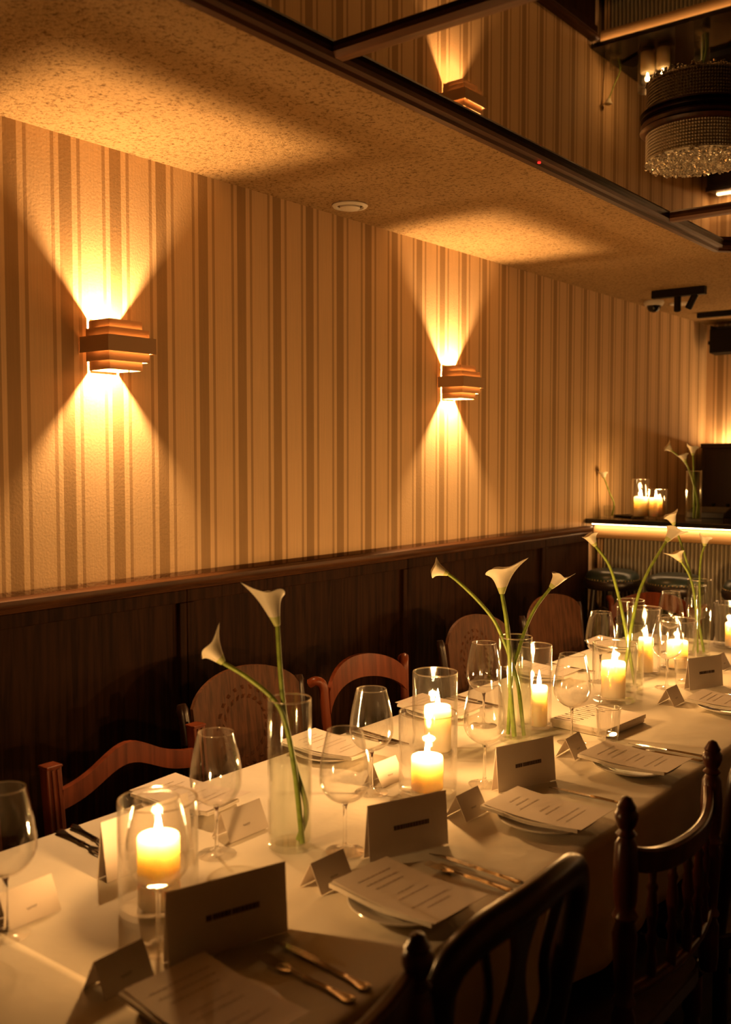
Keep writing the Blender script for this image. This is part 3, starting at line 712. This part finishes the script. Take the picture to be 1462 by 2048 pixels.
# ------------------------------------------------------------------ paper goods
def print_line(mb, y0, y1, z, h, rng, x):
    y = y0
    while y < y1:
        wd = .0035+.004*rng.random(); mb.add([(x, y, z-h/2), (x, min(y+wd, y1), z-h/2), (x, min(y+wd, y1), z+h/2), (x, y, z+h/2)], [(0, 1, 2, 3)]); y += wd + .0004
        if rng.random() < .07: y += .0012
def big_card(p0, p1, h, label, lean=.10, facing=1, depth=.004):
    """folded card standing like a tent: front leaf from p0 to p1, back leaf behind"""
    p0 = Vector((*p0, 0)); p1 = Vector((*p1, 0)); d = p1-p0; ln = d.length; ang = math.atan2(d.y, d.x) - pi/2
    t = empty('menu_card', ((p0.x+p1.x)/2, (p0.y+p1.y)/2, TZ+.0006), ang); tag(t, label, 'card', 'large folded cards')
    th = .0008; lx = h*lean; f = facing
    a = MB()
    a.add([(0, -ln/2, 0), (0, ln/2, 0), (-f*lx, ln/2, h), (-f*lx, -ln/2, h), (-f*th, -ln/2, 0), (-f*th, ln/2, 0), (-f*(lx+th), ln/2, h-.0004), (-f*(lx+th), -ln/2, h-.0004)],
          [(0, 1, 2, 3), (7, 6, 5, 4), (0, 4, 5, 1), (1, 5, 6, 2), (2, 6, 7, 3), (3, 7, 4, 0)])
    fleaf = a.build('front_leaf', M['paper'], t)
    b = MB(); bx = -f*(lx*2+depth)
    b.add([(bx, -ln/2, 0), (bx, ln/2, 0), (-f*lx, ln/2, h), (-f*lx, -ln/2, h), (bx+f*th, -ln/2, 0), (bx+f*th, ln/2, 0), (-f*(lx-th), ln/2, h-.0012), (-f*(lx-th), -ln/2, h-.0012)],
          [(0, 1, 2, 3), (7, 6, 5, 4), (0, 4, 5, 1), (1, 5, 6, 2), (2, 6, 7, 3), (3, 7, 4, 0)])
    b.build('back_leaf', M['paper'], t)
    rng = random.Random(int(ln*1e4)); pr = MB()
    w0, w1 = -ln*.19*f, ln*.26*f
    lo, hi = min(w0, w1), max(w0, w1)
    q = MB(); print_line(q, lo, hi, h*.50, h*.085, rng, 0)
    q.v = [(-f*lx*z/h + f*.0004, y, z) for x, y, z in q.v]
    tag(q.build('print', M['print'], fleaf), kind='stuff')
    return t
big_card((1.072, 1.000), (1.137, 1.205), .118, 'large pale card with one dark printed line, nearest the camera', .07)
big_card((1.070, 1.515), (1.140, 1.690), .110, 'large pale card with dark printed line, second from the camera', .09)
big_card((1.064, 2.020), (1.124, 2.195), .108, 'large pale card with dark printed line in front of the three-lily vase', .10)
big_card((1.045, 3.325), (1.110, 3.470), .108, 'large pale card with dark printed line, farthest, by the last plate', .10)
big_card((.712, 1.135), (.712, 1.350), .112, 'large candle-lit card seen from behind, left of the nearest candle', .12, -1)
def place_card(x, y, label, ln=.092, h=.052, ang=0, mark=True):
    t = empty('place_card', (x, y, TZ+.0006), ang); tag(t, label, 'card', 'small folded place cards')
    hx = .028; th = .0008
    for s in (1, -1):
        a = MB(); a.add([(s*hx, -ln/2, 0), (s*hx, ln/2, 0), (0, ln/2, h), (0, -ln/2, h), (s*(hx-th), -ln/2, 0), (s*(hx-th), ln/2, 0), (0, ln/2, h-th*2), (0, -ln/2, h-th*2)],
              [(0, 1, 2, 3), (7, 6, 5, 4), (0, 4, 5, 1), (1, 5, 6, 2), (2, 6, 7, 3), (3, 7, 4, 0)])
        lf = a.build('leaf', M['paper'], t); lf0 = lf if s == 1 else lf0
    q = MB(); rng = random.Random(int(y*100)); pts = []
    for k in range(13):
        yy = -.010+.020*k/12; pts.append((0, yy, h*.36 + .0022*sin(k*2.3+rng.random())))
    for (x0, y0_, z0), (x1, y1_, z1) in zip(pts, pts[1:]):
        q.add([(x0, y0_, z0-.0007), (x1, y1_, z1-.0007), (x1, y1_, z1+.0007), (x0, y0_, z0+.0007)], [(0, 1, 2, 3)])
    q.v = [(hx*(1-z/h)+.0003, y_, z) for x_, y_, z in q.v]
    q.build('handwriting', M['print'], lf0)
    return t
place_card(1.047, .925, 'small shaded place card at the bottom left, nearest the camera', ang=.0)
place_card(1.066, 1.390, 'small place card between the two nearest large cards', ang=-.03)
place_card(1.077, 1.860, 'small place card beside the second plate from the camera row')
place_card(1.060, 2.412, 'small place card beside the small tumbler', ang=.06)
place_card(1.058, 3.122, 'small place card left of the farthest plate')
place_card(1.000, 3.760, 'small place card at the right edge behind the farthest plate')
place_card(.740, .965, 'small candle-lit place card at the left edge of the picture', .104, .058)
place_card(.757, 1.470, 'small candle-lit place card behind the nearest lily vase', .115, .058)
place_card(.797, 1.925, 'small candle-lit place card left of the half burnt candle', .092, .054)

plate_me = MB().lathe([(0, .001), (.060, .001), (.064, .004), (.100, .016), (.104, .019), (.103, .0205), (.098, .019), (.064, .0075), (.058, .0055), (0, .005)], 48).mesh('plate', M['ceramic'], 45)
def sheet(mb, L, W_, thick, fz, nx=12, ny=4, x0=0, y0=0):
    vs = []
    for s in (0, 1):
        for i in range(nx+1):
            for j in range(ny+1):
                x = -L/2+L*i/nx; y = -W_/2+W_*j/ny; vs.append((x0+x, y0+y, fz(x, y)-s*thick))
    q = (nx+1)*(ny+1); fs = []
    g = lambda i, j, s: s*q+i*(ny+1)+j
    for i in range(nx):
        for j in range(ny):
            fs.append((g(i,j,0), g(i+1,j,0), g(i+1,j+1,0), g(i,j+1,0))); fs.append((g(i,j,1), g(i,j+1,1), g(i+1,j+1,1), g(i+1,j,1)))
    for i in range(nx):
        fs.append((g(i,0,0), g(i,0,1), g(i+1,0,1), g(i+1,0,0))); fs.append((g(i,ny,0), g(i+1,ny,0), g(i+1,ny,1), g(i,ny,1)))
    for j in range(ny):
        fs.append((g(0,j,0), g(0,j+1,0), g(0,j+1,1), g(0,j,1))); fs.append((g(nx,j,0), g(nx,j,1), g(nx,j+1,1), g(nx,j+1,0)))
    return mb.add(vs, fs)
def setting(x, y, who, ang=0, side=1, bend=.006):
    """plate, folded napkin and printed menu sheet"""
    o = link('dinner_plate', plate_me, None, (x, y, TZ)); tag(o, 'round white plate under the menu ' + who, 'plate', 'dinner plates')
    nz = lambda a, b: .0
    t = empty('napkin', (x-.006*side, y-.018, TZ+.0205), ang); tag(t, 'folded pale napkin on the plate ' + who, 'napkin', 'folded napkins')
    for k in range(2):
        sheet(MB(), .232, .105, .0035, lambda a, b, k=k: .004+.004*k + bend*((a/.116)**2) + .0015*sin(a*40+b*30), 14, 4).build('fold', M['napkin'], t, smooth=60)
    zf = lambda a, b: bend*1.1*((a/.12)**2)+.0012*sin(b*22)
    t = empty('menu_sheet', (x+.002*side, y+.006, TZ+.0315), ang-.04); tag(t, 'printed paper menu on the plate ' + who, 'menu', 'menu sheets')
    sheet(MB(), .240, .145, .0006, zf, 14, 6); pap = sheet(MB(), .240, .145, .0006, zf, 14, 6).build('paper', M['paper'], t, smooth=60)
    q = MB(); rng = random.Random(int(y*1000))
    for k in range(9):
        xx = -.085+k*.019
        if k in (3, 6): continue
        ln = .02+.035*rng.random(); yy = -ln
        while yy < ln:
            wd = .004+.008*rng.random(); y2 = min(yy+wd, ln)
            pts = [(xx, yy), (xx+.0022, yy), (xx+.0022, y2), (xx, y2)]
            q.add([(a, b, zf(a, b)+.0006) for a, b in pts], [(0, 1, 2, 3)]); yy = y2+.0016
    tag(q.build('print', M['faint_print'], pap), kind='stuff')
RS = [(.93, 'at the bottom left corner of the picture', .10), (1.395, 'in front of the round-backed chair', .10), (1.912, 'in front of the spindle-backed chair', .03), (2.385, 'below the small tumbler', .0), (3.135, 'at the right edge of the picture', .05)]
for y, wh, an in RS: setting(1.245, y, wh, -an*.6 if y < 1.5 else an-.03, 1)
LS = [(1.50, 'before the camel-backed red chair', .1), (2.00, 'before the nearer wreath-carved chair', .05), (2.52, 'before the red arched chair', .02), (3.18, 'before the farther wreath-carved chair', 0), (3.84, 'before the plain dark chair', .03)]
for y, wh, an in LS: setting(.560, y, wh, an, -1)

# cutlery
def cut_strip(pts, z0, th):
    """closed half outline (x along, half width) -> flat-ish solid with domed middle"""
    b = MB(); n = len(pts); vs = []
    for (x, w_) in pts:
        vs += [(x, -w_, z0), (x, 0, z0+th), (x, w_, z0), (x, 0, z0-th*.25)]
    fs = []
    for i in range(n-1):
        for k in range(4): fs.append((i*4+k, i*4+(k+1)%4, (i+1)*4+(k+1)%4, (i+1)*4+k))
    fs.append((3, 2, 1, 0)); fs.append(tuple((n-1)*4+k for k in range(4)))
    return b.add(vs, fs)
hand = [(0, .004), (.004, .0095), (.012, .0110), (.022, .0085), (.035, .0065), (.060, .0050), (.085, .0045), (.098, .0065), (.104, .0050), (.110, .0038)]
def knife_parts():
    a = cut_strip(hand, .0035, .004).mesh('handle', M['silver'], 60)
    pts = [(.110, -.004, .004), (.116, -.0075, .006), (.130, -.0095, .0060), (.165, -.0095, .0062), (.195, -.0060, .0064), (.212, .0015, .0062), (.217, .0050, .0045)]
    b = MB().strip([(x, hi, .0045) for x, lo, hi in pts], [(x, lo, .0035) for x, lo, hi in pts], (0, 0, -.0016)).mesh('blade', M['silver'], 40)
    return a, b
def fork_parts():
    a = cut_strip(hand + [(.130, .0030)], .0035, .0035).mesh('handle', M['silver'], 60)
    b = cut_strip([(.128, .003), (.136, .0080), (.146, .0108), (.156, .0112)], .0035, .0022)
    for k in range(4):
        y = -.0090+.006*k
        b.tube([(.154, y, .0040), (.175, y*.98, .0030), (.196, y*.95, .0052)], [.0018, .0016, .0008], 6)
    return a, b.mesh('tines', M['silver'], 60)
KA, KB = knife_parts(); FA, FB = fork_parts()
def knife(x, y, ang, label):
    t = empty('table_knife', (x, y, TZ+.001), ang); tag(t, label, 'knife', 'table knives'); link('handle', KA, t); link('blade', KB, t)
def fork(x, y, ang, label):
    t = empty('table_fork', (x, y, TZ+.001), ang); tag(t, label, 'fork', 'table forks'); link('handle', FA, t); link('tines', FB, t)
# handles towards the diner: right side of the table -> handle at larger x
for k, (y, wh, an) in enumerate(RS):
    knife(1.360, y+.212, pi-.10+.04*k, 'ornate silver knife right of the menu ' + wh)
    if k != 2: fork(1.362, y+.172, pi-.05+.02*k, 'ornate silver fork right of the menu ' + wh)
for k, (y, wh, an) in enumerate(LS):
    knife(.452, y+.235-.47*(k == 0), -.14, 'ornate silver knife beside the menu ' + wh)
    fork(.450, y+.20-.47*(k == 0)-.0, -.10, 'ornate silver fork beside the menu ' + wh)

# flat printed box with line drawing
t = empty('gift_box', (.985, 2.735, TZ+.0006), -.08); tag(t, 'flat white box printed with thin dark bars lying by the tumbler', 'box')
MB().box(-.090, .090, -.115, .115, 0, .016).build('box_base', M['paper'], t, bevel=.001)
MB().box(-.093, .093, -.118, .118, .012, .024).build('lid', M['paper'], t, bevel=.001)
q = MB(); rng = random.Random(5)
for k in range(11):
    yy = -.105+k*.020; x0 = -.088; ln = .060+.02*rng.random()
    q.add([(x0, yy, .0245), (x0+ln, yy, .0245), (x0+ln, yy+.0035, .0245), (x0, yy+.0035, .0245)], [(0, 1, 2, 3)])
    xd = x0+(ln-.012)*(k % 3)/2
    q.add([(xd, yy-.003, .0246), (xd+.010, yy-.003, .0246), (xd+.010, yy+.006, .0246), (xd, yy+.006, .0246)], [(0, 1, 2, 3)])
tag(q.build('print', M['print'], t), kind='stuff')

# ------------------------------------------------------------------ chairs (local: sitter looks along +x, back at x = -.2)
def legs(t, m, w_=.40, d=.40, turned=False, zt=.43):
    for sx, sy in ((-1, -1), (-1, 1), (1, -1), (1, 1)):
        x, y = sx*(d/2-.025), sy*(w_/2-.025)
        if turned:
            MB().lathe([(.016, .008), (.013, .03), (.018, .10), (.014, .14), (.020, .20), (.021, .30), (.015, .335), (.021, .35), (.021, zt)], 12, (x, y, 0)).build('leg', m, t, smooth=50)
        else:
            MB().tube([(x*1.06, y*1.04, .008), (x, y, .22), (x, y, zt)], [.012, .017, .019], 8).build('leg', m, t, smooth=60)
    for sy in (-1, 1): MB().tube([(-d/2+.03, sy*(w_/2-.027), .20), (d/2-.03, sy*(w_/2-.027), .20)], .009, 8).build('stretcher', m, t, smooth=60)
    MB().tube([(0, -w_/2+.03, .20), (0, w_/2-.03, .20)], .009, 8).build('stretcher', m, t, smooth=60)
def seat(t, m, w_=.42, d=.41, z0=.425, z1=.458, rnd=.05):
    poly = []
    for sx, sy, a0 in ((1, 1, 0), (-1, 1, pi/2), (-1, -1, pi), (1, -1, 3*pi/2)):
        for k in range(5):
            a = a0+k*pi/8; poly.append((sx*(d/2-rnd)+rnd*cos(a), sy*(w_/2-rnd)+rnd*sin(a)))
    MB().prism(poly, (0, 0, z1-z0), lambda a, b: (a, b, z0)).build('seat', m, t, bevel=.006)

def chair_camel(loc, rz, label):
    t = empty('dining_chair', loc, rz); tag(t, label, 'chair', 'chairs along the wall'); m = M['red_wood']
    seat(t, m); legs(t, m)
    for s in (-1, 1):
        p = MB(); y = s*.222
        p.prism([(-.185, .44), (-.150, .44), (-.195, .838), (-.228, .838)], (0, .040, 0), lambda a, b: (a, y-.020, b)); pp = p.build('back_post', m, t, bevel=.004)
        q = MB()
        for dy in (-.010, .004):
            q.prism([(-.150, .50), (-.146, .50), (-.190, .833), (-.194, .833)], (0, .006, 0), lambda a, b, dy=dy: (a, y+dy, b))
        q.build('post_reeding', m, pp)
        MB().box(-.230, -.192, y-.021, y+.021, .836, .842).build('post_cap', m, pp, bevel=.002)
    top, bot = [], []
    for k in range(25):
        y = -.205+.41*k/24; b = exp(-((y)/.105)**2); x = -.205 - .020*(1-(y/.205)**2)
        zt = .782+.062*b; zb = .735+.056*b
        top.append((x, y, zt)); bot.append((x, y, zb))
    MB().strip(top, bot, (.018, 0, 0)).build('crest_rail', m, t, smooth=40)
    top = [(-.178, -.205+.41*k/8, .60) for k in range(9)]; bot = [(-.175, -.205+.41*k/8, .565) for k in range(9)]
    MB().strip(top, bot, (.016, 0, 0)).build('lower_rail', m, t, smooth=40)
    return t

def chair_panel(loc, rz, label, carved=True, w_=.47, ztop=.945, zs=.872):
    t = empty('dining_chair', loc, rz); tag(t, label, 'chair', 'chairs along the wall'); m = M['brown_wood']; hw = w_/2-.018
    seat(t, M['dark_wood'], .43, .42); legs(t, M['dark_wood'])
    top, bot = [], []
    for k in range(29):
        y = -hw+2*hw*k/28; u = min(1, abs(y)/hw); x = -.185-.035*(1-u*u)
        zt = zs-.02+(ztop-zs+.02)*sqrt(max(0, 1-(u*.985)**2)); top.append((x-.012, y, zt)); bot.append((x+.030, y, .54))
    N = 10; g = MB(); vs = []
    for s in (0, 1):
        for i in range(29):
            for j in range(N+1):
                f = j/N; p = Vector(bot[i]).lerp(Vector(top[i]), f); vs.append((p.x - s*.012, p.y, p.z))
    q = 29*(N+1); G = lambda i, j, s: s*q+i*(N+1)+j; fs = []
    for i in range(28):
        for j in range(N):
            fs.append((G(i,j,0), G(i+1,j,0), G(i+1,j+1,0), G(i,j+1,0))); fs.append((G(i,j,1), G(i,j+1,1), G(i+1,j+1,1), G(i+1,j,1)))
        fs.append((G(i,N,0), G(i+1,N,0), G(i+1,N,1), G(i,N,1))); fs.append((G(i,0,0), G(i,0,1), G(i+1,0,1), G(i+1,0,0)))
    for j in range(N):
        fs.append((G(0,j,0), G(0,j+1,0), G(0,j+1,1), G(0,j,1))); fs.append((G(28,j,0), G(28,j,1), G(28,j+1,1), G(28,j+1,0)))
    pn = g.add(vs, fs).build('back_panel', m, t, smooth=35)
    if carved:
        c = MB(); cz, cr = .775, .098
        def surf(y, z):
            u = abs(y)/hw; xb = -.185-.035*(1-u*u); f = (z-.54)/(.93-.54); return xb+.030*(1-f)-.012*f
        for k in range(22):
            a = 2*pi*k/22+.12
            for off, tw in ((.013, .55), (-.013, -.55)):
                r = cr+off; y, z = r*cos(a), cz+r*sin(a); L_ = .026; W2 = .0105
                dt = Vector((0, -sin(a), cos(a))); dr_ = Vector((0, cos(a), sin(a)))
                dd = (dt*cos(tw)+dr_*sin(tw)); nn = Vector((0, -dd.z, dd.y)); o_ = Vector((surf(y, z)+.0005, y, z))
                pts = [o_-dd*L_/2, o_+nn*W2/1.3, o_+dd*L_/2, o_-nn*W2/1.3, o_+Vector((.0055, 0, 0))]
                c.add(pts, [(0, 1, 4), (1, 2, 4), (2, 3, 4), (3, 0, 4)])
        c.build('carved_wreath', m, pn, smooth=60)
    for s in (-1, 1):
        y = s*(w_/2)
        MB().tube(smooth_path([(-.165, y*.93, .43), (-.185, y*.97, .62), (-.205, y, .80), (-.218, y*1.02, zs+.012)], 5), [.017]*15+[.012], 8).build('back_post', M['dark_wood'], t, smooth=60)
    return t

def chair_arc(loc, rz, label, ztop=.905):
    t = empty('dining_chair', loc, rz); tag(t, label, 'chair', 'chairs along the wall'); m = M['red_wood']
    seat(t, m, .43, .42, rnd=.12); legs(t, m)
    dz = ztop-.905
    for s in (-1, 1):
        pts = smooth_path([(-.170, s*.185, .43), (-.185, s*.200, .62), (-.195, s*.207, .78+dz), (-.200, s*.213, .845+dz), (-.212, s*.230, .862+dz), (-.232, s*.238, .852+dz)], 6)
        MB().tube(pts, .015, 8, 1.0).build('back_post', m, t, smooth=60)
    top, bot = [], []
    for k in range(25):
        y = -.200+.40*k/24; u = y/.2; x = -.196-.045*(1-u*u)
        zt = .800+dz+.105*sqrt(max(0, 1-(u*.97)**2)); zb = .735+dz+.095*sqrt(max(0, 1-(u*.97)**2))
        top.append((x, y, zt)); bot.append((x+.004, y, zb))
    MB().strip(top, bot, (.014, 0, 0)).build('arched_top_rail', m, t, smooth=40)
    MB().tube([(-.186-.03*(1-(y/.2)**2), y, .60) for y in [-.2+.4*k/10 for k in range(11)]], .010, 8).build('lower_rail', m, t, smooth=60)
    return t

def chair_spindle(loc, rz, label, board=False):
    t = empty('dining_chair', loc, rz); tag(t, label, 'chair', 'chairs along the open side'); m = M['mahogany']
    seat(t, M['dark_wood'], .44, .42, .425, .465, .08); legs(t, m, .42, .42, True)
    prof = [(.018, .43), (.021, .46), (.021, .53), (.016, .545), (.022, .555), (.016, .568), (.018, .60), (.023, .68), (.017, .705), (.024, .716), (.017, .728), (.021, .745), (.023, .80), (.020, .850),
            (.013, .862), (.019, .868), (.012, .876), (.017, .884), (.021, .896), (.021, .906), (.016, .914), (.018, .918), (.013, .926), (.009, .934), (0, .938)]
    for s in (-1, 1):
        MB().lathe(prof, 16, (-.205, s*.225, 0)).build('back_post', m, t, smooth=50)
    top, bot = [], []
    for k in range(21):
        y = -.215+.43*k/20; u = y/.215; x = -.212-.045*(1-u*u); z = .792+.030*u*u*u*u
        if board: x += .02*(1-u*u); z = .85-.012*(1-u*u)
        hz = .042 if board else .024
        top.append((x, y, z+hz)); bot.append((x+.003, y, z-hz))
    MB().strip(top, bot, (.022, 0, 0)).build('crest_rail', m, t, smooth=40, bevel=.006)
    MB().tube([(-.205-.030*(1-(y/.215)**2), y, .565) for y in [-.215+.43*k/10 for k in range(11)]], .012, 8).build('lower_rail', m, t, smooth=60)
    sp = [(.008, .56), (.011, .60), (.007, .63), (.012, .645), (.007, .66), (.012, .70), (.008, .735), (.011, .745), (.007, .755), (.009, .785)]
    for k in range(5):
        y = -.14+.07*k; x = -.200-.038*(1-(y/.215)**2)
        MB().lathe(sp, 10, (x, y, 0)).build('spindle', m, t, smooth=50)
    return t

def chair_round(loc, rz, label, dark='dark_wood'):
    t = empty('dining_chair', loc, rz); tag(t, label, 'chair', 'chairs along the open side'); m = M[dark]
    seat(t, m, .43, .42, .425, .462, .10); legs(t, m)
    pts = smooth_path([(-.155, -.150, .44), (-.185, -.175, .62), (-.205, -.200, .78), (-.214, -.197, .845), (-.226, -.150, .882), (-.238, 0, .892), (-.226, .150, .882), (-.214, .197, .845), (-.205, .200, .78), (-.185, .175, .62), (-.155, .150, .44)], 7)
    MB().tube(pts, .020, 10, 1.5, (1, 0, 0)).build('hoop_back', m, t, smooth=60)
    MB().tube([(-.180-.02*(1-(y/.17)**2), y, .585) for y in [-.172+.344*k/8 for k in range(9)]], .013, 8).build('lower_rail', m, t, smooth=60)
    ctop = []; cbot = []
    for k in range(13):
        z = .595+.285*k/12; u = k/12; wdt = .030+.022*sin(pi*u*2+.4)+.012*u
        x = -.196-.040*u; ctop.append((x, wdt, z)); cbot.append((x, -wdt, z))
    MB().strip(ctop, cbot, (.012, 0, 0)).build('centre_splat', m, t, smooth=40)
    for s in (-1, 1):
        MB().tube(smooth_path([(-.190, s*.060, .59), (-.205, s*.105, .68), (-.216, s*.085, .77), (-.228, s*.120, .878)], 6), .011, 8, .7).build('side_slat', m, t, smooth=60)
    return t

chair_camel((.500, 1.545, 0), 0, 'red-brown chair with a camel-curved top rail against the panelling')
chair_panel((.448, 2.005, 0), 0, 'brown chair with a wreath-carved arched panel back, behind the nearest lilies', True, .46)
chair_arc((.480, 2.508, 0), 0, 'red-brown chair with a thin arched top rail and curled posts')
chair_panel((.475, 3.205, 0), 0, 'brown wreath-carved chair behind the three-lily vase', True, .46)
chair_panel((.475, 3.825, 0), 0, 'plain dark arched panel chair near the bar stools', False, .50, .955, .885)
chair_arc((.470, 4.236, 0), -pi/2, 'red arched chair at the far end, half hidden by the two-lily vase', .915)
chair_camel((.480, .950, 0), 0, 'red-brown chair whose post just shows at the left edge')
chair_spindle((1.325, .800, 0), pi, 'mahogany chair with a turned finial at the bottom of the picture', True)
chair_round((1.315, 1.285, 0), pi, 'dark round-backed chair with a slatted splat in the foreground')
chair_spindle((1.325, 1.905, 0), pi, 'dark spindle-backed chair with two turned finials on the right')
chair_round((1.345, 2.42, 0), pi, 'dark round-backed chair at the right edge beyond the finials')
